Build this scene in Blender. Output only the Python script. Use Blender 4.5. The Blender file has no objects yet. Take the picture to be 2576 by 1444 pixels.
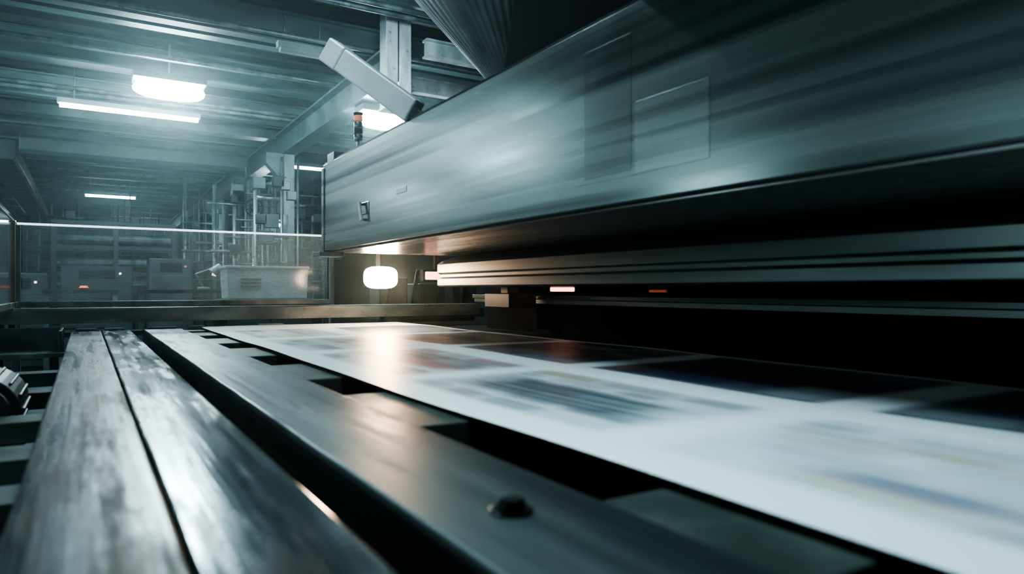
import bpy, bmesh, math, random
from mathutils import Vector, Matrix
random.seed(4)
CZ=1.25
S=bpy.context.scene
COL=S.collection

# ---------------- materials ----------------
def newmat(n):
    m=bpy.data.materials.new(n); m.use_nodes=True
    nt=m.node_tree; b=nt.nodes['Principled BSDF']; return m,nt,b
def metal(n,c1,c2,rough=(.3,.5),metallic=.7,scale=(1,1,1),nscale=4,bump=.05,detail=6,spots=None,contrast=(.35,.65),scratch=0,spec=.5):
    m,nt,b=newmat(n); N=nt.nodes; L=nt.links
    geo=N.new('ShaderNodeNewGeometry')
    mp=N.new('ShaderNodeMapping'); mp.inputs['Scale'].default_value=scale
    L.new(geo.outputs['Position'],mp.inputs['Vector'])
    no=N.new('ShaderNodeTexNoise'); no.inputs['Scale'].default_value=nscale; no.inputs['Detail'].default_value=detail
    L.new(mp.outputs[0],no.inputs['Vector'])
    cr=N.new('ShaderNodeValToRGB'); cr.color_ramp.elements[0].position=contrast[0]; cr.color_ramp.elements[1].position=contrast[1]
    cr.color_ramp.elements[0].color=(*c1,1); cr.color_ramp.elements[1].color=(*c2,1)
    L.new(no.outputs['Fac'],cr.inputs[0])
    col=cr.outputs[0]
    if spots:
        n2=N.new('ShaderNodeTexNoise'); n2.inputs['Scale'].default_value=spots[1]; n2.inputs['Detail'].default_value=8
        n2.inputs['Roughness'].default_value=.65
        m2=N.new('ShaderNodeMapping'); m2.inputs['Scale'].default_value=(1,.13,1); L.new(geo.outputs['Position'],m2.inputs['Vector'])
        L.new(m2.outputs[0],n2.inputs['Vector'])
        r2=N.new('ShaderNodeValToRGB'); r2.color_ramp.elements[0].position=spots[2]; r2.color_ramp.elements[1].position=spots[2]+.12
        L.new(n2.outputs['Fac'],r2.inputs[0])
        mx=N.new('ShaderNodeMixRGB'); L.new(r2.outputs[0],mx.inputs[0]); L.new(col,mx.inputs[1]); mx.inputs[2].default_value=(*spots[0],1)
        col=mx.outputs[0]
    L.new(col,b.inputs['Base Color'])
    mr=N.new('ShaderNodeMapRange'); mr.inputs['From Min'].default_value=.3; mr.inputs['From Max'].default_value=.7
    mr.inputs['To Min'].default_value=rough[0]; mr.inputs['To Max'].default_value=rough[1]
    L.new(no.outputs['Fac'],mr.inputs['Value'])
    ro=mr.outputs[0]
    if spots:
        ad=N.new('ShaderNodeMath'); ad.operation='MULTIPLY_ADD'; L.new(r2.outputs[0],ad.inputs[0]); ad.inputs[1].default_value=.18
        L.new(ro,ad.inputs[2]); ro=ad.outputs[0]
    hgt=no.outputs['Fac']
    if scratch:
        m3=N.new('ShaderNodeMapping'); m3.inputs['Scale'].default_value=(60,1.2,60); m3.inputs['Rotation'].default_value=(0,0,.03)
        L.new(geo.outputs['Position'],m3.inputs['Vector'])
        n3=N.new('ShaderNodeTexNoise'); n3.inputs['Scale'].default_value=1.2; n3.inputs['Detail'].default_value=5
        L.new(m3.outputs[0],n3.inputs['Vector'])
        a3=N.new('ShaderNodeMath'); a3.operation='MULTIPLY_ADD'; L.new(n3.outputs['Fac'],a3.inputs[0]); a3.inputs[1].default_value=scratch
        L.new(ro,a3.inputs[2])
        s3=N.new('ShaderNodeMath'); s3.operation='SUBTRACT'; L.new(a3.outputs[0],s3.inputs[0]); s3.inputs[1].default_value=scratch*.5
        ro=s3.outputs[0]
        h3=N.new('ShaderNodeMath'); h3.operation='MULTIPLY_ADD'; L.new(n3.outputs['Fac'],h3.inputs[0]); h3.inputs[1].default_value=.25
        L.new(no.outputs['Fac'],h3.inputs[2]); hgt=h3.outputs[0]
    L.new(ro,b.inputs['Roughness'])
    b.inputs['Metallic'].default_value=metallic; b.inputs['Specular IOR Level'].default_value=spec
    if bump:
        bp=N.new('ShaderNodeBump'); bp.inputs['Strength'].default_value=bump; bp.inputs['Distance'].default_value=.02
        L.new(hgt,bp.inputs['Height']); L.new(bp.outputs[0],b.inputs['Normal'])
    return m
def emis(n,c,s):
    m,nt,b=newmat(n); b.inputs['Base Color'].default_value=(*c,1)
    b.inputs['Emission Color'].default_value=(*c,1); b.inputs['Emission Strength'].default_value=s; return m
M={}
M['rail']=metal('worn_steel',(.05,.078,.085),(.19,.245,.26),(.09,.22),.95,(1,.09,1),8,.10,spots=((.03,.036,.036),14,.50),scratch=.20,detail=6)
M['rail_rust']=metal('rusty_steel',(.028,.042,.045),(.085,.112,.117),(.22,.40),.85,(1,.09,1),8,.14,spots=((.030,.026,.021),15,.47),scratch=.24,detail=6)
M['rail_deep']=metal('grey_steel',(.085,.115,.12),(.155,.20,.205),(.30,.46),.8,(1,.09,1),7,.10,spots=((.055,.065,.064),15,.52),scratch=.2,detail=6)
M['slat']=metal('painted_slat',(.05,.07,.064),(.09,.115,.108),(.35,.5),.4,(1,1,1),5,.04)
M['frame']=metal('frame_steel',(.02,.032,.035),(.045,.065,.07),(.35,.55),.6,(1,1,1),6,.06)
M['endbeam']=metal('end_beam_paint',(.09,.12,.12),(.17,.21,.21),(.3,.5),.5,(.4,1,1),8,.05,spots=((.03,.03,.028),22,.60))
PC=dict(metallic=.78,scale=(.6,.07,9),nscale=1.8,bump=.03,detail=7,contrast=(.25,.75))
M['panel']=metal('brushed_panel',(.10,.138,.133),(.19,.24,.232),(.20,.34),**PC)
M['panel_dark']=metal('brushed_panel_dark',(.08,.108,.105),(.15,.19,.185),(.22,.36),**PC)
M['panel_light']=metal('brushed_plate',(.125,.168,.162),(.22,.275,.268),(.21,.36),**PC)
M['under']=metal('underside_steel',(.14,.145,.145),(.20,.215,.21),(.2,.32),.8,(6,.3,1),2.2,.02)
M['lower']=metal('lower_beam_paint',(.085,.115,.11),(.13,.168,.162),(.28,.44),.6,(.6,.1,10),2.2,.02)
M['hopper']=metal('hopper_steel',(.15,.19,.19),(.26,.31,.305),(.35,.5),.5,(1,1,.3),5,.03)
M['dark']=metal('dark_steel',(.005,.008,.009),(.012,.018,.02),(.45,.65),.3,(1,.4,4),4,.04,spec=.3)
M['black']=metal('black_paint',(.002,.003,.003),(.004,.006,.006),(.8,.9),0,(1,1,1),4,.0,spec=.15)
M['beam']=metal('beam_paint',(.035,.062,.068),(.10,.148,.158),(.42,.6),.3,(.3,1,1),4,.04)
M['column']=metal('column_galvanised',(.30,.37,.38),(.52,.59,.60),(.3,.5),.3,(1,1,.3),7,.06,spots=((.07,.07,.06),14,.60))
M['coldark']=metal('column_steel',(.065,.095,.10),(.16,.215,.225),(.3,.5),.5,(1,1,.3),7,.06,spots=((.04,.04,.036),14,.60))
M['ceil']=metal('ceiling_deck',(.008,.015,.017),(.020,.034,.037),(.6,.8),.1,(.15,2,1),2,.1)
M['wall']=metal('wall_paint',(.03,.05,.055),(.065,.095,.102),(.6,.8),0,(1,1,.3),1.2,.05)
M['floor']=metal('concrete',(.04,.06,.065),(.08,.105,.11),(.35,.6),0,(1,1,1),1.5,.03)
M['pipe']=metal('pipe_metal',(.10,.15,.16),(.26,.34,.35),(.25,.45),.7,(1,1,.5),6,.03)
M['cab']=metal('cabinet_paint',(.026,.038,.041),(.05,.07,.075),(.35,.55),.2,(1,1,1),3,.03)
M['white']=metal('white_paint',(.40,.47,.47),(.50,.57,.57),(.35,.5),.1,(1,.5,1),5,.03)
M['dull']=metal('dull_diffuser',(.16,.21,.21),(.22,.27,.27),(.35,.5),.1,(1,.5,1),5,.03)
M['crate']=metal('crate_plastic',(.30,.39,.41),(.37,.46,.48),(.35,.5),0,(1,1,1),5,.02)
M['yellow']=metal('ochre_paint',(.07,.065,.045),(.12,.105,.07),(.4,.6),.1,(1,1,1),6,.03)
M['rubber']=metal('black_rubber',(.008,.01,.01),(.02,.024,.025),(.35,.5),0,(1,1,1),6,.02)
M['bolt']=metal('bolt_steel',(.02,.028,.03),(.05,.065,.07),(.15,.25),.9,(1,1,1),30,.03)
M['cool']=emis('lamp_cool_glass',(.75,.95,1),34)
M['cool_bay']=emis('lamp_bay_glass',(.75,.95,1),150)
M['cool_far']=emis('lamp_far_tube_glass',(.72,.93,1),7)
M['cool_dim']=emis('lamp_tube_glass',(.72,.93,1),5)
M['rail_glint']=emis('rail_glint_glow',(.75,.91,.95),1.3)  # faint glow stands in for light reflected along the guard's top rail
M['warm']=emis('lamp_warm_glass',(1,.80,.60),32)
M['warm_dim']=emis('lamp_warm_small',(1,.55,.40),2.6)
M['red']=emis('red_indicator',(1,.12,.08),2)
M['dimorange']=emis('dim_orange_indicator',(1,.25,.12),.10)
M['pinkred']=emis('pink_indicator',(1,.36,.26),4)
M['orange']=emis('orange_lens',(1,.35,.15),.2)
# acrylic
m,nt,b=newmat('scratched_acrylic'); N=nt.nodes; L=nt.links
geo=N.new('ShaderNodeNewGeometry'); mp=N.new('ShaderNodeMapping'); mp.inputs['Scale'].default_value=(14,14,60)
L.new(geo.outputs['Position'],mp.inputs['Vector'])
no=N.new('ShaderNodeTexNoise'); no.inputs['Scale'].default_value=1.2; no.inputs['Detail'].default_value=10; no.inputs['Roughness'].default_value=.75
L.new(mp.outputs[0],no.inputs['Vector'])
mp2=N.new('ShaderNodeMapping'); mp2.inputs['Scale'].default_value=(1.1,1.1,2.2); L.new(geo.outputs['Position'],mp2.inputs['Vector'])
n2=N.new('ShaderNodeTexNoise'); n2.inputs['Scale'].default_value=1; n2.inputs['Detail'].default_value=4; L.new(mp2.outputs[0],n2.inputs['Vector'])
mu=N.new('ShaderNodeMath'); mu.operation='MULTIPLY'; L.new(no.outputs['Fac'],mu.inputs[0]); L.new(n2.outputs['Fac'],mu.inputs[1])
mr=N.new('ShaderNodeMapRange'); mr.inputs['From Min'].default_value=.15; mr.inputs['From Max'].default_value=.42
mr.inputs['To Min'].default_value=.06; mr.inputs['To Max'].default_value=.6
L.new(mu.outputs[0],mr.inputs['Value']); L.new(mr.outputs[0],b.inputs['Alpha'])
b.inputs['Base Color'].default_value=(.30,.42,.44,1); b.inputs['Roughness'].default_value=.12
M['glass']=m
# paper (colour attribute = printed ink)
m,nt,b=newmat('printed_paper'); N=nt.nodes; L=nt.links
at=N.new('ShaderNodeVertexColor'); at.layer_name='ink'
L.new(at.outputs[0],b.inputs['Base Color']); b.inputs['Roughness'].default_value=.4
b.inputs['Coat Weight'].default_value=.15; b.inputs['Coat Roughness'].default_value=.28
M['paper']=m

# ---------------- builders ----------------
def link(o,parent=None):
    COL.objects.link(o)
    if parent is not None:
        o.parent=parent
    return o
def root(name,label,cat,loc,group=None,kind=None):
    e=bpy.data.objects.new(name,None); e.empty_display_size=.1
    e.location=(loc[0],loc[1],loc[2]+CZ); link(e)
    e['label']=label; e['category']=cat
    if group: e['group']=group
    return e
def addbox(bm,lo,hi,mat=None):
    lo=Vector(lo);hi=Vector(hi)
    r=bmesh.ops.create_cube(bm,size=1)
    c=(lo+hi)/2; s=hi-lo
    for v in r['verts']:
        v.co=Vector((v.co.x*s.x,v.co.y*s.y,v.co.z*s.z))+c
        if mat is not None: v.co=mat@v.co
def addcyl(bm,p0,p1,r0,r1=None,seg=20,caps=True):
    p0=Vector(p0);p1=Vector(p1); r1=r0 if r1 is None else r1
    d=p1-p0
    r=bmesh.ops.create_cone(bm,cap_ends=caps,segments=seg,radius1=r0,radius2=r1,depth=d.length)
    q=d.to_track_quat('Z','Y').to_matrix().to_4x4()
    for v in r['verts']: v.co=q@v.co+(p0+p1)/2
def addtorus(bm,c,R,r,axis='Y',a=24,bb=8):
    vs=[]
    for i in range(a):
        t=2*math.pi*i/a; ring=[]
        for j in range(bb):
            p=2*math.pi*j/bb
            x=(R+r*math.cos(p))*math.cos(t); y=(R+r*math.cos(p))*math.sin(t); z=r*math.sin(p)
            v={'Y':(x,z,y),'X':(z,x,y),'Z':(x,y,z)}[axis]
            ring.append(bm.verts.new(Vector(v)+Vector(c)))
        vs.append(ring)
    for i in range(a):
        for j in range(bb):
            bm.faces.new((vs[i][j],vs[(i+1)%a][j],vs[(i+1)%a][(j+1)%bb],vs[i][(j+1)%bb]))
def addprofile(bm,pts,axis,a0,a1):
    """extrude 2-D polygon along axis. axis X: pts=(y,z); Y: pts=(x,z); Z: pts=(x,y)"""
    def P(p,a):
        return {'X':(a,p[0],p[1]),'Y':(p[0],a,p[1]),'Z':(p[0],p[1],a)}[axis]
    A=[bm.verts.new(P(p,a0)) for p in pts]; B=[bm.verts.new(P(p,a1)) for p in pts]
    n=len(pts)
    bm.faces.new(A); bm.faces.new(B[::-1])
    for i in range(n): bm.faces.new((A[i],B[i],B[(i+1)%n],A[(i+1)%n]))
    bmesh.ops.recalc_face_normals(bm,faces=bm.faces)
def ibeam(cx,cz,w,h,t):
    x0,x1=cx-w/2,cx+w/2; z0,z1=cz-h/2,cz+h/2
    return [(x0,z0),(x1,z0),(x1,z0+t),(cx+t/2,z0+t),(cx+t/2,z1-t),(x1,z1-t),(x1,z1),(x0,z1),(x0,z1-t),(cx-t/2,z1-t),(cx-t/2,z0+t),(x0,z0+t)]
def pw(p):
    v=Vector(p.location)
    while p.parent: p=p.parent; v+=Vector(p.location)
    return v
def obj(name,fn,mat,parent=None,bevel=.004,smooth=False,label=None,cat=None,group=None,kind=None,seg=2,rot=None):
    bm=bmesh.new(); fn(bm)
    bmesh.ops.recalc_face_normals(bm,faces=bm.faces)
    lo=Vector((min(v.co.x for v in bm.verts),min(v.co.y for v in bm.verts),min(v.co.z for v in bm.verts)))
    hi=Vector((max(v.co.x for v in bm.verts),max(v.co.y for v in bm.verts),max(v.co.z for v in bm.verts)))
    c=Vector(((lo.x+hi.x)/2,(lo.y+hi.y)/2,lo.z))
    for v in bm.verts: v.co-=c
    me=bpy.data.meshes.new(name); bm.to_mesh(me); bm.free()
    me.materials.append(M[mat])
    o=bpy.data.objects.new(name,me); link(o,parent)
    w=c+Vector((0,0,CZ))
    o.location = w-(pw(parent) if parent else Vector())
    if bevel:
        md=o.modifiers.new('bevel','BEVEL'); md.width=bevel; md.segments=seg; md.limit_method='ANGLE'; md.angle_limit=math.radians(40)
    if smooth:
        for p in me.polygons: p.use_smooth=True
    if label:o['label']=label
    if cat:o['category']=cat
    if group:o['group']=group
    if kind:o['kind']=kind
    return o
def box(name,lo,hi,mat,parent=None,**k): return obj(name,lambda bm:addbox(bm,lo,hi),mat,parent,**k)
def cyl(name,p0,p1,r,mat,parent=None,r1=None,**k):
    k.setdefault('bevel',min(.004,r*.2)); k.setdefault('smooth',False)
    o=obj(name,lambda bm:addcyl(bm,p0,p1,r,r1),mat,parent,**k)
    for p in o.data.polygons:
        if len(p.vertices)==4: p.use_smooth=True
    return o
def dup(rt,delta):
    n=rt.copy(); n.location=Vector(rt.location)+Vector(delta); COL.objects.link(n)
    def rec(src,dst):
        for c in src.children:
            cc=c.copy(); COL.objects.link(cc); cc.parent=dst; cc.location=c.location; rec(c,cc)
    rec(rt,n); return n

# ---------------- room ----------------
F=-CZ
box('floor',(-3.4,-4,F-.1),(9.2,34.2,F),'floor',bevel=0,kind='structure')
CT=3.15
def deck(bm):
    pts=[];y=-4
    while y<34.2:
        pts+= [(y,CT),(y+.12,CT),(y+.16,CT+.06),(y+.28,CT+.06)]; y+=.32
    pts+=[(34.2,CT+.2),(-4,CT+.2)]
    addprofile(bm,pts,'X',-3.4,9.2)
obj('ceiling',deck,'ceil',bevel=0,kind='structure')
box('wall_left',(-3.5,-4,F),(-3.3,34.2,CT),'wall',bevel=0,kind='structure')
box('wall_right',(9.1,-4,F),(9.3,34.2,CT),'wall',bevel=0,kind='structure')
box('wall_back',(-3.4,34.1,F),(9.2,34.3,CT),'wall',bevel=0,kind='structure')

bi=obj('ceiling_beam',lambda bm:addprofile(bm,ibeam(4.0,2.97,.16,.34,.025),'X',-3.3,9.1),'beam',bevel=0,
    label='grey-green steel I-section beam spanning the hall ceiling',cat='beam',group='cross beams under the roof deck')
for i in range(1,15):
    n=bi.copy(); n.location.y+=i*2.05; COL.objects.link(n)
pj=obj('ceiling_joist',lambda bm:(addprofile(bm,[(4.90,3.0),(5.07,3.0),(5.07,3.02),(5.02,3.02),(5.02,3.15),(4.95,3.15),(4.95,3.02),(4.90,3.02)],'X',-3.3,9.1)),'beam',bevel=0,
    label='slim painted steel joist fixed beneath the roof deck',cat='joist',group='slim joists under the roof deck')
for i in range(1,28):
    n=pj.copy(); n.location.y+=i*1.025+(.18 if i%2 else -.12); COL.objects.link(n)
cp=cyl('conduit_pipe',(-3.3,6.6,2.84),(9.1,6.6,2.84),.03,'coldark',label='thin metal conduit pipe running below the ceiling beams',cat='pipe',group='conduits across the ceiling')
for dy,dz in((.16,.0),(1.35,.0),(2.9,.0),(3.05,.03),(5.0,0),(5.15,-.03),(7.06,.03),(9.4,0),(9.55,.02),(13,0),(13.2,.02),(15.3,.02),(17,0)):
    n=cp.copy(); n.location.y+=dy; n.location.z+=dz; COL.objects.link(n)
obj('air_duct',lambda bm:addprofile(bm,[(15.1,2.42),(15.55,2.42),(15.62,2.49),(15.62,2.70),(15.55,2.77),(15.1,2.77),(15.03,2.70),(15.03,2.49)],'X',-1.0,2.85),'cab',bevel=.01,label='rectangular dark air duct crossing below the roof beams',cat='duct')
obj('air_duct',lambda bm:addprofile(bm,[(-1.6,2.40),(-1.15,2.40),(-1.10,2.45),(-1.10,2.72),(-1.15,2.77),(-1.6,2.77),(-1.65,2.72),(-1.65,2.45)],'Y',15.8,33.8),'cab',bevel=.01,label='long dark air duct running along the hall roof',cat='duct')
obj('cable_tray',lambda bm:addprofile(bm,[(12.6,2.64),(12.9,2.64),(12.9,2.77),(12.88,2.77),(12.88,2.66),(12.62,2.66),(12.62,2.77),(12.6,2.77)],'X',-2.1,2.85),'frame',bevel=0,label='dark perforated cable tray hung below the roof beams',cat='cable tray')
obj('girder',lambda bm:addprofile(bm,ibeam(3.05,2.58,.26,.42,.03),'Y',7.45,33.5),'beam',bevel=0,
    label='deep grey steel girder carried on columns along the hall',cat='girder')
obj('girder',lambda bm:addprofile(bm,ibeam(-2.25,2.69,.16,.22,.02),'Y',6,33.5),'beam',bevel=0,
    label='slim grey steel girder running along the side wall',cat='girder')
cyl('sprinkler_pipe',(-2.0,14.5,2.2),(-2.0,34.1,2.2),.04,'yellow',label='brownish painted pipe running along beside the wall',cat='pipe')
def colm(y):
    r=root('support_column','galvanised steel support column under the long girder','column',(3.05,y,F),group='columns carrying the girder')
    obj('shaft',lambda bm:addprofile(bm,ibeam(3.05,y,.18,.18,.03),'Z',F+.02,2.37),'coldark',r,bevel=0)
    box('base_plate',(2.85,y-.2,F),(3.25,y+.2,F+.02),'coldark',r)
    obj('bracket',lambda bm:addprofile(bm,[(2.95,2.37),(2.66,2.37),(2.66,2.2),(2.88,1.95),(2.95,1.95)],'Y',y-.1,y+.1),'beam',r,bevel=0)
    cyl('drain_pipe',(2.91,y-.14,F),(2.91,y-.14,2.3),.022,'pipe',r,bevel=0)
    cyl('drain_pipe',(3.19,y-.14,F),(3.19,y-.14,2.3),.022,'pipe',r,bevel=0)
    return r
c0=colm(12.55)
for dy in(3.2,7.6,12.5,18): dup(c0,(0,dy,0))
# hanging drop post
r=root('drop_post','scuffed galvanised double-channel post hanging from the ceiling','post',(2.93,7.2,1.97))
obj('channel',lambda bm:addprofile(bm,[(2.785,7.15),(2.92,7.15),(2.92,7.18),(2.815,7.18),(2.815,7.35),(2.785,7.35)],'Z',2.0,3.15),'column',r,bevel=.004)
obj('channel',lambda bm:addprofile(bm,[(2.94,7.15),(3.075,7.15),(3.075,7.35),(3.045,7.35),(3.045,7.18),(2.94,7.18)],'Z',2.0,3.15),'column',r,bevel=.004)
box('end_plate',(2.775,7.13,1.97),(3.085,7.37,2.0),'column',r)
for yy in(7.05,8.4):
    obj('brace_beam',lambda bm:addprofile(bm,ibeam(yy,2.66,.12,.2,.02),'X',3.19,6.2),'column',bevel=0,label='light galvanised brace beam joined to the ceiling girder',cat='beam',group='brace beams')

# ---------------- lamps ----------------
LC=(.68,.93,1)
def area(loc,sx,sy,e,col=LC,rot=(0,0,0),spread=180):
    l=bpy.data.lights.new('area_light','AREA'); l.shape='RECTANGLE'; l.size=sx; l.size_y=sy; l.energy=e; l.color=col; l.spread=math.radians(spread)
    o=bpy.data.objects.new('area_light',l); o.location=(loc[0],loc[1],loc[2]+CZ); o.rotation_euler=rot; COL.objects.link(o); return o
def point(loc,e,col=LC,r=.1,sp=1):
    l=bpy.data.lights.new('point_light','POINT'); l.energy=e; l.color=col; l.shadow_soft_size=r; l.specular_factor=sp
    o=bpy.data.objects.new('point_light',l); o.location=(loc[0],loc[1],loc[2]+CZ); COL.objects.link(o); return o
def tube(cx,cy,cz,length,lit=True,label='long glowing fluorescent batten lamp fixed under the ceiling beams',w=.12,em='cool'):  # also makes the overhead lamps added above the bed, out of view
    r=root('ceiling_lamp',label,'lamp',(cx,cy,cz),group='fluorescent lamps on the ceiling')
    box('housing',(cx-length/2-.03,cy-w/2,cz+.05),(cx+length/2+.03,cy+w/2,cz+.12),'dull',r)
    obj('diffuser',lambda bm:addprofile(bm,[(cy-w*.42,cz+.05),(cy-w*.42,cz+.02),(cy-w*.25,cz),(cy+w*.25,cz),(cy+w*.42,cz+.02),(cy+w*.42,cz+.05)],'X',cx-length/2,cx+length/2),em if lit else 'dull',r,bevel=0)
    for s in(-1,1): cyl('hanger',(cx+s*length*.4,cy,cz+.12),(cx+s*length*.4,cy,CT),.008,'pipe',r,bevel=0)
    return r
tube(.58,11.6,2.56,1.78)
area((.58,11.6,2.5),1.8,.12,18)
tube(.6,22.4,2.56,1.2); tube(1.76,31.5,2.5,1.5); tube(3.9,14.6,2.5,.7,em='cool_far'); tube(-2.3,29.3,2.3,.5)
tube(2.12,8.06,2.68,.50,False,'short unlit pale fluorescent fixture under the ceiling')
tube(-.4,16.8,2.6,1.2,False,'unlit pale fluorescent fixture under the ceiling')
area((1,18,2.2),3,1,22); area((1,26,2.2),4,2,42)
def bay(cx,cy,cz,w,e):
    r=root('high_bay_lamp','bright white rounded high-bay lamp hanging from the ceiling','lamp',(cx,cy,cz-.1),group='bright high-bay lamps')
    def cap(bm):
        bmesh.ops.create_uvsphere(bm,u_segments=28,v_segments=14,radius=1)
        for v in bm.verts:
            x,y,z=v.co
            f=lambda t:math.copysign(abs(t)**.7,t)
            v.co=Vector((f(x)*w/2,f(y)*w*.24,max(z,-.9)*.10))+Vector((cx,cy,cz))
    obj('diffuser',cap,'cool_bay',r,bevel=0,smooth=True)
    box('housing',(cx-w*.5,cy-w*.25,cz+.09),(cx+w*.5,cy+w*.25,cz+.17),'cab',r)
    cyl('hanger',(cx,cy,cz+.17),(cx,cy,CT),.012,'pipe',r,bevel=0)
    point((cx,cy,cz-.25),e,r=.2)
    return r
bay(.92,9.94,2.55,.84,22)
bay(3.27,8.55,2.17,.62,10)
bay(3.65,16.5,1.5,.36,5)
# overhead lamps above the bed, added out of view to light paper and panel
tube(.45,1.0,2.5,1.0); area((.45,1.0,2.45),1.0,.3,27,spread=95)
tube(.5,3.6,2.5,1.0); area((.5,3.6,2.45),1.0,.3,15,spread=120)
# added fill lights without fixtures, for the post and the crate
area((2.0,5.3,2.4),.8,.15,17,rot=(math.radians(80),0,math.radians(-20)),spread=80)
area((1.9,8.3,1.9),.6,.3,5,spread=70)
# lamps added on the side wall, out of view, to light the press
def added_wlmp(y,z,e,sp=150):
    bl=root('added_wall_lamp','added round-cornered lamp on the side wall, out of view','lamp',(-3.25,y,z-.1))
    box('lamp_glass',(-3.22,y-.3,z-.10),(-3.14,y+.3,z+.10),'cool',bl,bevel=.03); box('lamp_base',(-3.3,y-.35,z-.14),(-3.22,y+.35,z+.14),'white',bl)  # glass and base of the added wall lamp
    area((-3.1,y,z),.2,.45,e,rot=(0,math.radians(-90),0),spread=sp)
added_wlmp(10.4,2.34,62)
added_wlmp(9.6,2.95,34)
added_wlmp(14.0,2.0,60)
added_wlmp(5.6,1.1,6)
added_wlmp(2.2,.25,20)

# ---------------- press bed ----------------
T=-.30
bed=root('press_bed','long worn steel press bed with parallel rails and cross slats','machine bed',(1,3,F))
def railobj(name,x0,x1,d,mat,label):
    def f(bm):
        pts=[(x0,T),(x1,T),(x1,T-d),(x1-.02,T-d),(x1-.02,T-.035),(x0+.02,T-.035),(x0+.02,T-d),(x0,T-d)]
        if d>.1: pts=[(x0,T),(x1,T),(x1,T-d),(x0,T-d)]
        n=90; rings=[]
        for i in range(n+1):
            y=-.9+(5.98+.9)*i/n
            wob=.0005*math.sin(y*5.3+x0*9)+.0004*math.sin(y*17+x0*20)
            rings.append([bm.verts.new((p[0]+(wob if p[0]<(x0+x1)/2 else -wob*.6),y,p[1]+wob*.3)) for p in pts])
        k=len(pts)
        for i in range(n):
            for j in range(k): bm.faces.new((rings[i][j],rings[i+1][j],rings[i+1][(j+1)%k],rings[i][(j+1)%k]))
        bm.faces.new(rings[0]); bm.faces.new(rings[-1][::-1])
    return obj(name,f,mat,bed,bevel=.005,label=label,seg=3)
railobj('rail',-.087,.096,.06,'rail_rust','rust-spotted worn steel rail')
railobj('rail',.101,.283,.07,'rail','polished scuffed steel rail')
railobj('rail',.372,.628,.16,'rail_deep','wide deep steel rail with bolt')
obj('bolt',lambda bm:(addcyl(bm,(.49,.80,T-.001),(.49,.80,T+.005),.030,seg=24),addcyl(bm,(.49,.80,T+.004),(.49,.80,T+.018),.021,.018,seg=6)),'bolt',bed,bevel=.002)
for (y0,y1) in((-.9,-.3),(.46,.81),(1.46,2.01),(2.42,2.95),(3.4,3.9),(4.3,4.75),(5.1,5.45),(5.7,5.95)):
    obj('cross_slat',lambda bm:addprofile(bm,[(y0,T-.012),(y1,T-.012),(y1,T-.09),(y1-.02,T-.09),(y1-.02,T-.035),(y0+.02,T-.035),(y0+.02,T-.09),(y0,T-.09)],'X',.632,2.55),'slat',bed,bevel=.004)
box('bed_plate',(2.55,-.9,T-.08),(3.4,5.98,T-.04),'black',bed)
box('side_beam',(.30,-.9,T-.42),(.62,5.98,T-.17),'frame',bed)
box('side_beam',(-.08,-.9,T-.3),(.27,5.98,T-.075),'frame',bed)
box('side_beam',(2.45,-.9,T-.4),(2.6,5.98,T-.1),'frame',bed)
box('cross_tie',(.63,1.30,T-.16),(2.45,1.46,T-.12),'frame',bed)
box('drip_pan',(.63,-.9,T-.5),(2.45,5.98,T-.46),'black',bed)
for (x,y) in((0,.3),(0,5.6),(2.5,.3),(2.5,5.6)):
    def leg(bm,x=x,y=y): addbox(bm,(x-.06,y-.06,F+.02),(x+.06,y+.06,T-.3)); addbox(bm,(x-.1,y-.1,F),(x+.1,y+.1,F+.02))
    obj('leg',leg,'frame',bed)
obj('end_beam',lambda bm:(addprofile(bm,[(6.08,-.252),(6.08,-.15),(6.09,-.14),(6.26,-.14),(6.26,-.165),(6.115,-.165),(6.115,-.23),(6.26,-.23),(6.26,-.252)],'X',-1.3,3.35)),'endbeam',bed,bevel=.003,label='pitted grey steel channel crossing the bed end')
for x in(-.6,.9,2.4):
    box('beam_post',(x,6.12,T-.5),(x+.1,6.22,-.25),'frame',bed)
box('end_ledge',(-.2,5.99,T-.05),(3.3,6.12,T-.01),'slat',bed)
for x0,x1 in((-.06,.07),(.12,.25),(.40,.60),(.68,.80),(1.2,1.4)):
    box('rail_stop',(x0,5.90,T+.002),(x1,6.05,T+.018),'endbeam',bed)
for i,(y,w,mt) in enumerate(((2.75,.16,'slat'),(2.15,.2,'slat'),(1.72,.16,'slat'),(3.5,.12,'frame'),(4.3,.14,'frame'))):
    obj('side_bracket',lambda bm:addprofile(bm,[(y,-.43),(y+w,-.43),(y+w,-.46),(y+.02,-.46),(y+.02,-.50),(y,-.50)],'X',-.62,-.08),mt,bed,bevel=.003)
box('side_beam',(-.9,-.9,-.78),(-.62,5.9,-.58),'frame',bed)
tr=root('catch_tray','shallow dark steel catch tray with pale lip','tray',(-.35,5.6,-.47))
def tray(bm):
    addbox(bm,(-.75,5.35,-.43),(-.13,5.95,-.42)); addbox(bm,(-.75,5.93,-.43),(-.13,5.95,-.27)); addbox(bm,(-.15,5.35,-.43),(-.13,5.95,-.27)); addbox(bm,(-.75,5.35,-.43),(-.73,5.95,-.27))
obj('tray_body',tray,'frame',tr); box('tray_lip',(-.77,5.32,-.435),(-.11,5.35,-.405),'coldark',tr)
for xx in(-.7,-.2): box('tray_foot',(xx,5.4,-.58),(xx+.04,5.9,-.43),'frame',tr)
mo=root('drive_motor','rounded black electric drive motor beneath the bed side','motor',(-.33,3.2,-.58))
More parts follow.
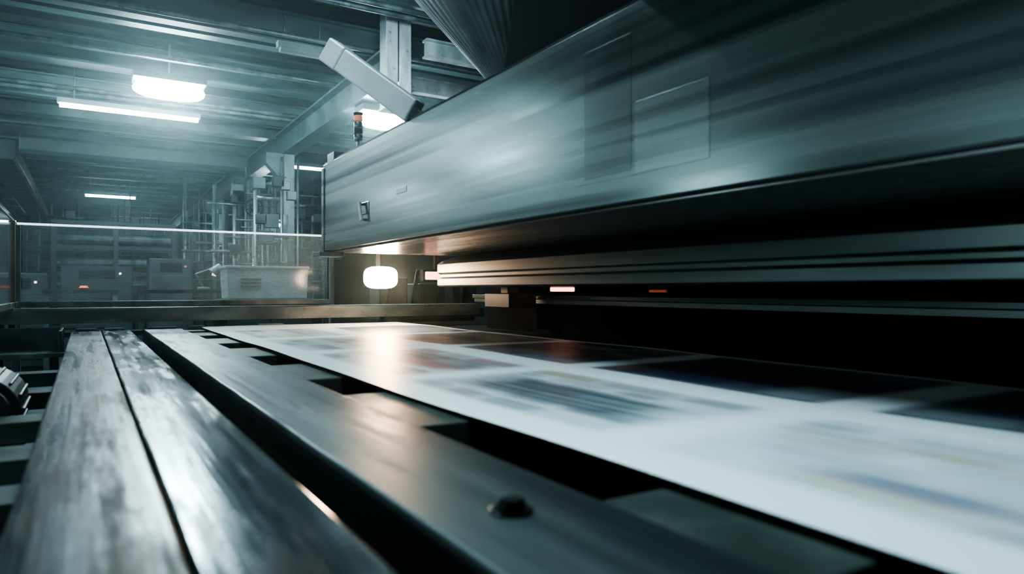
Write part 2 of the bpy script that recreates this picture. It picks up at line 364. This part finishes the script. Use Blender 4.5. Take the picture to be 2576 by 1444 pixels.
def motor(bm):
    addcyl(bm,(-.32,3.0,-.43),(-.32,3.42,-.43),.125,seg=32)
    for i in range(16):
        a=2*math.pi*i/16; c=Vector((-.32+.13*math.cos(a),0,-.43+.13*math.sin(a)))
        addbox(bm,(c.x-.006,3.04,c.z-.006),(c.x+.006,3.38,c.z+.006))
obj('motor_body',motor,'rubber',mo,bevel=.01)
cyl('end_cap',(-.32,2.95,-.43),(-.32,3.0,-.43),.10,'rubber',mo)
box('motor_foot',(-.45,3.05,-.58),(-.19,3.35,-.54),'frame',mo)

# ---------------- printed paper ----------------
def soft(v,a,b,s):
    def ss(t): t=max(0,min(1,t)); return t*t*(3-2*t)
    return ss((v-a)/s+.5)*ss((b-v)/s+.5)
W=(.70,.80,.82)
def mixc(a,b,f): return tuple(a[i]*(1-f)+b[i]*f for i in range(3))
rects=[]
def R(x0,x1,y0,y1,c,a,sx=.02,sy=.12): rects.append((x0,x1,y0,y1,c,a,sx,sy))
rng=random.Random(33)
pages=[(-.75,.12),(.24,.98),(1.14,2.10),(2.24,3.18),(3.32,4.28),(4.40,5.3)]
tints=[(.26,.08,.09),(.06,.09,.19),(.28,.24,.13),(.08,.10,.13),(.07,.09,.12),(.11,.15,.19),(.16,.15,.15)]
for k,(ya,yb) in enumerate(pages):
    q=.55 if k<2 else (.85 if k==2 else 1)
    R(.90,1.46,ya,yb,(.30,.37,.41),.60*q,.05,.12)
    x=.91
    while x<1.42:
        w=rng.uniform(.05,.11); y=ya+.03
        while y<yb-.12:
            l=rng.uniform(.14,.36)
            if rng.random()<.75: R(x,min(x+w,1.45),y,min(y+l,yb),rng.choice(tints[3:]) if rng.random()<.82 else rng.choice(tints[:3]),rng.uniform(.3,.75)*q,.035,.10)
            y+=l+rng.uniform(.02,.08)
        x+=w+.012
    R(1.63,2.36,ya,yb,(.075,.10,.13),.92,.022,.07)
    x=1.66
    while x<2.32:
        w=rng.uniform(.07,.16); y=ya+.03
        while y<yb-.1:
            l=rng.uniform(.16,.4); c=rng.choice([(.02,.03,.08),(.18,.22,.25),(.26,.31,.34),(.03,.045,.06),(.22,.07,.09),(.17,.15,.10),(.04,.07,.18),(.03,.035,.045)])
            R(x,min(x+w,2.34),y,min(y+l,yb-.02),c,rng.uniform(.4,.8),.025,.08)
            y+=l+.04
        x+=w+.01
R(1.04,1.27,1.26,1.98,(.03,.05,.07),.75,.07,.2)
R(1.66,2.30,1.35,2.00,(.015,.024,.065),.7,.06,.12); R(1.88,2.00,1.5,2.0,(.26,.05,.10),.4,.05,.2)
R(1.80,1.93,2.5,3.0,(.42,.32,.14),.4,.05,.2); R(1.92,2.02,2.5,3.0,(.38,.09,.11),.4,.05,.2)
R(1.10,1.36,2.32,2.95,(.06,.065,.08),.65,.05,.2); R(1.12,1.20,2.35,2.8,(.34,.08,.10),.5,.04,.16)
R(.93,.985,.46,.74,(.36,.34,.20),.45,.05,.16); R(.97,1.02,.44,.72,(.28,.14,.17),.4,.05,.16); R(1.0,1.07,.42,.68,(.10,.13,.22),.6,.05,.16)
R(1.25,1.31,.46,.78,(.36,.32,.24),.3,.05,.16)
nx,ny=200,480
me=bpy.data.meshes.new('newspaper_web'); vs=[];cols=[];fs=[]
lines=[rng.random() for _ in range(400)]
for j in range(ny+1):
    y=-.9+(5.93+.9)*j/ny
    act=[q for q in rects if q[2]-q[7]<y<q[3]+q[7]]
    for i in range(nx+1):
        x=.771+(2.41-.771)*i/nx
        z=T+.004+.0025*math.sin(y*2.1+x)+.0015*math.sin(y*5+x*3)
        vs.append((x-1.59,y-2.5,z-T))
        c=W
        for (x0,x1,y0,y1,cc,a,sx,sy) in act:
            if x0-sx<x<x1+sx:
                f=soft(x,x0,x1,sx)*soft(y,y0,y1,sy)
                st=.8+.4*lines[int(x*110+1.5*math.sin(y*3+x0*7))%400]
                c=mixc(c,cc,min(1,f*a*(st if a<.9 else .9+.1*st)))
        cols.append(c)
for j in range(ny):
    for i in range(nx):
        a=j*(nx+1)+i; fs.append((a,a+1,a+nx+2,a+nx+1))
me.from_pydata(vs,[],fs); ca=me.color_attributes.new('ink','FLOAT_COLOR','POINT')
for i,c in enumerate(cols): ca.data[i].color=(*c,1)
me.materials.append(M['paper'])
for p in me.polygons:p.use_smooth=True
pp=bpy.data.objects.new('newspaper_web',me); pp.location=(1.59,2.5,T+CZ); COL.objects.link(pp)
pp['label']='continuous sheet of printed newspaper pages lying on the press bed'; pp['category']='paper'

# ---------------- press head ----------------
XM=1.5; YE=5.12; B=.285; TP=.93
press=root('printing_press','huge grey-green steel press head spanning over the paper','printing press',(2.8,2,F))
box('head_housing',(XM,-1.0,B),(3.3,YE,TP-.012),'panel',press,bevel=.003)
box('top_cover',(XM+.006,-1.0,TP-.012),(3.3,YE-.01,TP+.002),'dark',press,bevel=.003)
box('end_flange',(XM-.010,YE-.045,B-.01),(3.3,YE+.02,TP-.03),'panel_light',press,bevel=.01)
box('underside_plate',(XM+.04,-1.0,B-.012),(2.42,YE-.03,B-.0005),'under',press,bevel=.003)
box('corner_foot',(XM-.06,YE-.12,B-.045),(XM+.12,YE+.06,B-.012),'coldark',press)
box('cover_plate',(XM-.0012,1.38,.37),(XM+.02,1.69,.60),'panel_light',press,bevel=.001)
box('shade_band_plate',(XM-.001,1.71,B+.10),(XM+.02,1.96,TP-.10),'panel_dark',press,bevel=.001)  # darker plate colour stands in for a shadow band on the panel
def lower(bm):
    pts=[(2.40,.03),(2.40,.085),(2.425,.095),(2.425,.12),(2.40,.13),(2.40,.20),(2.44,.225),(2.60,.275),(3.3,.275),(3.3,.02),(2.42,.02)]
    addprofile(bm,pts,'Y',-1.0,YE-.06)
obj('lower_beam',lower,'lower',press,bevel=.004)
obj('guide_rail',lambda bm:addprofile(bm,[(2.9,-.045),(2.98,-.045),(2.98,-.075),(2.96,-.075),(2.96,-.11),(2.92,-.11),(2.92,-.075),(2.9,-.075)],'Y',-1,5.4),'lower',press,bevel=.004)
box('rear_cabinet',(3.05,-1,F),(3.4,5.4,.02),'black',press)
for y in(.2,1.6,3.0,4.4): box('rail_support',(2.92,y,-.3),(3.06,y+.08,-.112),'black',press)
obj('upper_housing',lambda bm:addprofile(bm,[(1.62,TP+.01),(3.3,TP+.055),(3.3,2.2),(2.1,2.2),(1.80,2.0)],'Y',-1.0,2.75),'black',press,bevel=.02,seg=3)
obj('added_shade_canopy',lambda bm:addprofile(bm,[(1.25,TP+.02),(1.6,TP+.03),(1.6,TP+.20),(1.30,TP+.12)],'Y',-1.0,1.72),'black',press,bevel=.01)  # unseen block added to shade the near upper part of the panel
box('sensor_block',(2.55,4.2,-.13),(2.78,4.55,-.03),'frame',press); box('sensor_stem',(2.6,4.3,-.03),(2.7,4.4,.02),'frame',press)
box('latch_plate',(XM-.004,4.14,.47),(XM+.01,4.28,.55),'panel_dark',press)
obj('latch_handle',lambda bm:(addcyl(bm,(XM-.03,4.24,.55),(XM-.03,4.20,.43),.009),addcyl(bm,(XM-.03,4.24,.54),(XM,4.27,.54),.008),addcyl(bm,(XM-.03,4.20,.44),(XM,4.23,.44),.008)),'white',press,bevel=0)
box('glint_plate',(XM-.003,3.55,.535),(XM+.01,3.70,.57),'white',press)  # white plate put in for a bright reflection on the panel
box('hinge_clip',(XM+.0,4.86,TP-.02),(XM+.2,5.02,TP+.05),'coldark',press)
box('hinge_clip',(XM+.05,4.55,TP-.02),(XM+.2,4.66,TP+.03),'coldark',press)
def ind(loc,s,h,mat,label):
    r=root('indicator_lamp',label,'indicator lamp',loc)
    x,y,z=loc
    box('lens',(x-.015,y-s,z-h),(x,y+s,z+h),mat,r,bevel=h*.4)
    box('bezel',(x,y-s*1.1,z-h*1.3),(x+.04,y+s*1.1,z+h*1.3),'black',r,bevel=.002)
ind((2.86,3.98,.0),.14,.015,'pinkred','thin glowing orange-red indicator strip under the press beam')
ind((2.86,3.02,-.010),.07,.008,'dimorange','small faint orange indicator under the press beam')

sl=root('signal_beacon','small stacked signal beacon with orange and pale rings','signal light',(1.64,4.75,TP+.005))
cyl('beacon_pole',(1.64,4.75,TP+.005),(1.64,4.75,TP+.12),.010,'pipe',sl)
for i,mt in enumerate(('panel_light','dark','panel_light','orange')):
    cyl('beacon_ring',(1.64,4.75,TP+.12+i*.045),(1.64,4.75,TP+.16+i*.045),.03,mt,sl)
cyl('beacon_cap',(1.64,4.75,TP+.30),(1.64,4.75,TP+.315),.033,'dark',sl)
# tilted arm
p0=Vector((1.60,3.46,.90)); p1=Vector((1.22,3.98,1.37)); ax=(p1-p0).normalized()
arm=root('tilted_arm','pale boxy metal arm tilted upward from the press top','arm',(1.60,3.46,.93))
side=ax.cross(Vector((0,0,1))).normalized(); upv=side.cross(ax)
MT=Matrix((( side.x,upv.x,ax.x,p0.x),(side.y,upv.y,ax.y,p0.y),(side.z,upv.z,ax.z,p0.z),(0,0,0,1)))
Ln=(p1-p0).length
obj('arm_body',lambda bm:addbox(bm,(-.05,-.068,.12),(.05,.068,Ln-.10),MT),'white',arm,bevel=.01)
obj('arm_head',lambda bm:addbox(bm,(-.053,-.072,Ln-.105),(.053,.072,Ln+.03),MT),'white',arm,bevel=.012)
obj('arm_neck',lambda bm:(addbox(bm,(-.03,-.03,.03),(.03,.03,.13),MT)),'panel_light',arm,bevel=.008)
# fluted hopper
hp=root('feed_hopper','pale streaked steel hopper flaring upward above the press','hopper',(2.35,3.6,TP+.04))
def fl(bm):
    prof=[(.16,TP+.08),(.16,1.25),(.28,1.40),(.62,1.79),(.9,2.12),(.9,2.65)]
    n=240; rings=[]
    for r_,z in prof:
        rings.append([bm.verts.new((2.35+(r_+(.006*r_/.6 if k%4<2 else 0))*math.cos(2*math.pi*k/n),3.72+(r_+(.006*r_/.6 if k%4<2 else 0))*math.sin(2*math.pi*k/n),z)) for k in range(n)])
    for a in range(len(prof)-1):
        for k in range(n): bm.faces.new((rings[a][k],rings[a][(k+1)%n],rings[a+1][(k+1)%n],rings[a+1][k]))
    bm.faces.new(rings[0][::-1]); bm.faces.new(rings[-1])
obj('funnel',fl,'hopper',hp,bevel=0)
cyl('collar',(2.35,3.72,TP+.003),(2.35,3.72,TP+.09),.2,'panel',hp)
for a in(.8,2.4,4.0,5.5): cyl('hanger_rod',(2.35+.7*math.cos(a),3.72+.7*math.sin(a),2.65),(2.35+.7*math.cos(a),3.72+.7*math.sin(a),3.15),.012,'pipe',hp,bevel=0)

# work lamp under the head
wl=root('work_lamp','glowing rounded warm-white work lamp on short bracket','lamp',(2.13,5.6,-.01))
def wlamp(bm):
    bmesh.ops.create_uvsphere(bm,u_segments=40,v_segments=24,radius=1)
    for v in bm.verts:
        v.co=Matrix.Rotation(math.radians(90),4,'X')@v.co
        x,y,z=v.co
        r_=math.hypot(x,z)
        if r_>1e-6:
            cx_,cz_=x/r_,z/r_; k=(abs(cx_)**3.2+abs(cz_)**3.2)**(-1/3.2); x,z=cx_*k*r_,cz_*k*r_
        v.co=Matrix.Rotation(math.radians(-20),4,'Z')@Vector((x*.142,y*.05,z*.094))+Vector((2.13,5.6,.10))
obj('lamp_glass',wlamp,'warm',wl,bevel=0,smooth=True)
box('lamp_shell',(2.02,5.67,.02),(2.25,5.74,.18),'dark',wl,bevel=.015)
box('lamp_bracket',(2.12,5.68,.18),(2.16,5.72,.55),'dark',wl)
point((2.1,5.40,.12),32,(1,.56,.34),.09,.3)
pl=root('panel_lamp','small warm glowing panel lamp under the press head','lamp',(2.62,5.55,.07))
box('lens',(2.52,5.54,.085),(2.74,5.56,.155),'warm_dim',pl,bevel=.008); box('shell',(2.50,5.56,.07),(2.76,5.62,.17),'dark',pl)
box('bracket',(2.62,5.57,.17),(2.66,5.61,.55),'dark',pl)
box('lamp_crossbar',(1.9,5.60,.55),(3.3,5.72,.60),'frame',press)
box('bar_tie',(3.1,5.14,.45),(3.2,5.70,.60),'frame',press)
sm=root('side_machinery','grey motor and valve blocks behind the bed end','machinery',(2.9,6.9,F))
for nm,lo,hi in(('valve_block',(2.5,6.6,-.2),(2.8,6.9,.12)),('valve_block',(2.9,6.55,-.25),(3.2,6.9,.06)),('valve_block',(3.3,6.6,-.25),(3.6,6.9,.14)),('base_block',(2.5,6.6,-.3),(3.7,6.95,-.2))):
    box(nm,lo,hi,'cab',sm,bevel=.012)
for i in range(4): cyl('hose',(2.55+i*.27,6.55,-.2),(2.6+i*.27,6.5,.2),.02,'rubber',sm,bevel=0)
box('stand',(2.6,6.65,F),(3.6,6.9,-.3),'frame',sm)

# ---------------- acrylic guard ----------------
g=root('safety_guard','scratched clear acrylic safety guard with bright metal top rail','guard',(.7,6.6,F))
YG=6.62; XL=-.46; XR=1.98
box('guard_pane',(XL+.04,YG-.004,-.10),(XR,YG+.004,.50),'glass',g,bevel=0)
cyl('top_rail',(XL,YG,.512),(XR+.05,YG,.512),.009,'rail_glint',g)
box('bottom_rail',(XL,YG-.02,-.14),(XR+.05,YG+.02,-.095),'coldark',g,bevel=.004)
box('post',(XL-.03,YG-.03,F),(XL+.03,YG+.03,.50),'coldark',g,bevel=.005)
box('post',(XR+.02,YG-.03,F),(XR+.06,YG+.03,.50),'coldark',g,bevel=.005)
box('side_pane',(XL-.004,4.9,-.10),(XL+.004,YG-.03,.50),'glass',g,bevel=0)
cyl('side_top_rail',(XL,4.9,.512),(XL,YG,.512),.010,'pipe',g)
box('side_frame',(XL-.02,6.25,-.3),(XL+.02,6.31,.505),'yellow',g)
box('side_bottom_rail',(XL-.02,4.9,-.14),(XL+.02,YG,-.095),'coldark',g)
box('post',(XL-.03,4.9,F),(XL+.03,4.96,.50),'coldark',g)

# ---------------- hall equipment ----------------
ct=root('tool_cabinet','low dark steel cabinet standing in the hall','cabinet',(1.95,9.2,F))
box('cabinet_body',(1.4,8.95,F+.06),(2.5,9.6,-.12),'frame',ct,bevel=.01)
for k in range(2):
    box('door',(1.43+k*.54,8.93,F+.12),(1.95+k*.52,8.95,-.18),'cab',ct,bevel=.004)
    box('handle',(1.88+k*.16,8.90,-.6),(1.90+k*.16,8.93,-.45),'white',ct)
box('plinth',(1.45,9.0,F),(2.45,9.55,F+.06),'dark',ct)
cr=root('storage_crate','pale grey plastic storage crate with rim resting on a cabinet','crate',(1.95,9.2,-.12))
obj('crate_body',lambda bm:addprofile(bm,[(1.48,-.118),(2.42,-.118),(2.44,.26),(1.46,.26)],'Y',8.98,9.5),'crate',cr,bevel=.01)
box('rim',(1.445,8.965,.255),(2.455,9.515,.29),'crate',cr,bevel=.008)
for k in range(3): box('label_strip',(1.62,8.965,.03+k*.045),(1.86,8.985,.05+k*.045),'beam',cr)
def bench(x0,x1,y,h,name,label):
    r=root(name,label,'workbench',((x0+x1)/2,y,F))
    box('top',(x0,y-.35,h-.05),(x1,y+.35,h),'dark',r)
    for x in(x0+.05,x1-.05):
        for yy in(y-.3,y+.3): box('leg',(x-.03,yy-.03,F),(x+.03,yy+.03,h-.05),'beam',r)
    box('shelf',(x0+.03,y-.32,h-.55),(x1-.03,y+.32,h-.52),'dark',r)
    return r
bench(.55,1.75,10.2,.0,'workbench','long dark steel workbench in the hall')
bench(-.5,.4,11.5,.0,'workbench','dark steel workbench in the hall')
def mach(x,y,w,d,h,label,lamp=None):
    r=root('control_cabinet',label,'cabinet',(x,y,F),group='control cabinets in the hall')
    box('cabinet_body',(x-w/2,y-d/2,F+.08),(x+w/2,y+d/2,h),'cab',r,bevel=.02)
    box('plinth',(x-w/2+.03,y-d/2+.03,F),(x+w/2-.03,y+d/2-.03,F+.08),'dark',r)
    box('door',(x-w/2+.05,y-d/2-.015,F+.2),(x+w/2-.05,y-d/2,h-.3),'cab',r)
    box('display',(x-w*.25,y-d/2-.012,h-.24),(x+w*.25,y-d/2,h-.08),'dark',r)
    if lamp: box('status_light',(x+w*.3,y-d/2-.02,h-.16),(x+w*.3+.035,y-d/2,h-.125),lamp,r)
    return r
mach(-.9,13,.8,.6,.25,'dark grey control cabinet standing in the hall','warm_dim')
mach(.2,16,1.2,.8,.45,'grey-green control cabinet standing in the hall','cool_dim')
mach(1.3,14,.7,.6,.55,'narrow grey control cabinet with small status light','orange')
mach(2.85,19.3,1.5,1,.9,'tall grey control cabinet standing in the hall','cool_dim')
mach(-1.6,22,1.8,1,.8,'wide grey control cabinet standing in the hall','cool_dim')
mach(1.0,25,2.2,1,.9,'wide grey control cabinet with lit status light','cool_dim')
mach(4.4,24,2,1.2,1.2,'large grey control cabinet standing in the hall','warm_dim')
mf=root('machine_frame','dark open steel machine frame with rollers standing in the hall','machine',(.6,18.5,F))
for x in(-.6,.6,1.8,): 
    for y in(18.4,19.3): box('frame_post',(x-.05,y-.05,F),(x+.05,y+.05,1.5),'cab',mf)
for z in(.3,.9,1.45):
    for y in(18.4,19.3): box('frame_beam',(-.65,y-.04,z),(1.85,y+.04,z+.09),'cab',mf)
for z in(.1,.6,1.15): cyl('roller',(-.6,18.85,z),(1.8,18.85,z),.12,'coldark',mf)
ar=root('inspection_lamp','pale bench inspection lamp with bent arm and warm bulb','lamp',(1.35,10.1,.0))
cyl('lamp_base',(1.35,10.1,.0),(1.35,10.1,.03),.08,'dull',ar)
obj('lamp_arm',lambda bm:(addcyl(bm,(1.35,10.1,.02),(1.25,10.1,.2),.014),addcyl(bm,(1.25,10.1,.2),(1.5,10.0,.3),.014)),'dull',ar,bevel=0)
cyl('lamp_shade',(1.44,10.0,.22),(1.54,10.0,.33),.07,'dull',ar,r1=.03)
cyl('lamp_bulb',(1.46,9.99,.18),(1.47,9.99,.22),.03,'warm_dim',ar)
rd=root('warning_lamp','small red warning lamp on the bench','warning light',(-.02,11.2,.0))
cyl('lamp_base',(-.02,11.25,.0),(-.02,11.25,-.0+.02),.05,'dark',rd); 
cyl('lamp_dome',(-.02,11.25,.02),(-.02,11.25,.05),.06,'red',rd,r1=.04)
def pipes(name,x0,y,n,dx,z1,label,sd):
    rr=random.Random(sd); r=root(name,label,'pipework',(x0+n*dx/2,y,F))
    for i in range(n):
        x=x0+i*dx+rr.uniform(-.03,.03); z=z1+rr.uniform(-.5,.3); yy=y+rr.uniform(-.2,.2)
        cyl('riser_pipe',(x,yy,F),(x,yy,z),rr.choice((.015,.022,.035)),rr.choice(('pipe','coldark','cab')),r,bevel=0)
    for k in range(8):
        z=.2+k*.22+rr.uniform(-.08,.08); a=x0+rr.uniform(-.2,.4)*n*dx
        cyl('cross_pipe',(a,y-.22,z),(x0+n*dx*rr.uniform(.6,1.05),y-.22,z),rr.choice((.012,.02,.03)),'coldark',r,bevel=0)
    for k in range(8):
        xx=x0+rr.random()*n*dx; zz=.3+rr.random()*1.5; s=rr.uniform(.05,.11)
        box('junction_box',(xx-s,y-.36,zz-s),(xx+s,y-.24,zz+s),rr.choice(('cab','frame','dark')),r,bevel=.008)
    return r
pipes('pipe_rack',1.95,13.2,10,.10,1.9,'cluster of grey vertical and horizontal process pipes',3)
pipes('pipe_rack',3.35,13.6,8,.12,2.1,'cluster of grey pipes beside the steel column',5)
pipes('pipe_rack',2.15,11.0,6,.09,1.3,'low cluster of dark process pipes and boxes',15)
pipes('pipe_rack',1.9,17.2,10,.10,2.1,'cluster of grey pipes in the hall',8)
pipes('pipe_rack',.6,20.6,10,.12,2.3,'tall cluster of dark pipes in the hall',9)
pipes('pipe_rack',-1.2,20,7,.25,1.9,'loose row of grey pipes in the hall',11)
hw=root('hand_wheel','dark spoked valve hand wheel mounted on pipework','valve wheel',(2.52,12.78,1.25))
obj('wheel_rim',lambda bm:addtorus(bm,(2.52,12.75,1.43),.15,.012,'Y'),'dark',hw,bevel=0,smooth=True)
obj('wheel_spokes',lambda bm:[addcyl(bm,(2.52,12.75,1.43),(2.52+.15*math.cos(a),12.75,1.43+.15*math.sin(a)),.008) for a in(0.3,1.87,3.44,5.01)],'dark',hw,bevel=0)
cyl('wheel_stem',(2.52,12.73,1.43),(2.52,12.98,1.43),.02,'pipe',hw)

# ---------------- world + camera ----------------
w=bpy.data.worlds.new('World'); S.world=w; w.use_nodes=True
bg=w.node_tree.nodes['Background']; bg.inputs[0].default_value=(.15,.30,.33,1); bg.inputs[1].default_value=.07
vs_=w.node_tree.nodes.new('ShaderNodeVolumeScatter'); vs_.inputs['Density'].default_value=.009; vs_.inputs['Anisotropy'].default_value=.85
vs_.inputs['Color'].default_value=(.72,.97,1,1)
w.node_tree.links.new(vs_.outputs[0],w.node_tree.nodes['World Output'].inputs['Volume'])
try: S.view_settings.look='AgX - High Contrast'
except Exception as e: print('look',e)
cd=bpy.data.cameras.new('Camera'); cam=bpy.data.objects.new('Camera',cd); COL.objects.link(cam)
cam.location=(0,0,CZ); cam.rotation_euler=(math.radians(90),0,-math.atan(1073/1750))
cd.sensor_width=36; cd.lens=1750/2576*36; cd.shift_y=6/2576; cd.clip_start=.02; cd.clip_end=100
cd.dof.use_dof=True; cd.dof.focus_distance=6.0; cd.dof.aperture_fstop=2.2
S.camera=cam
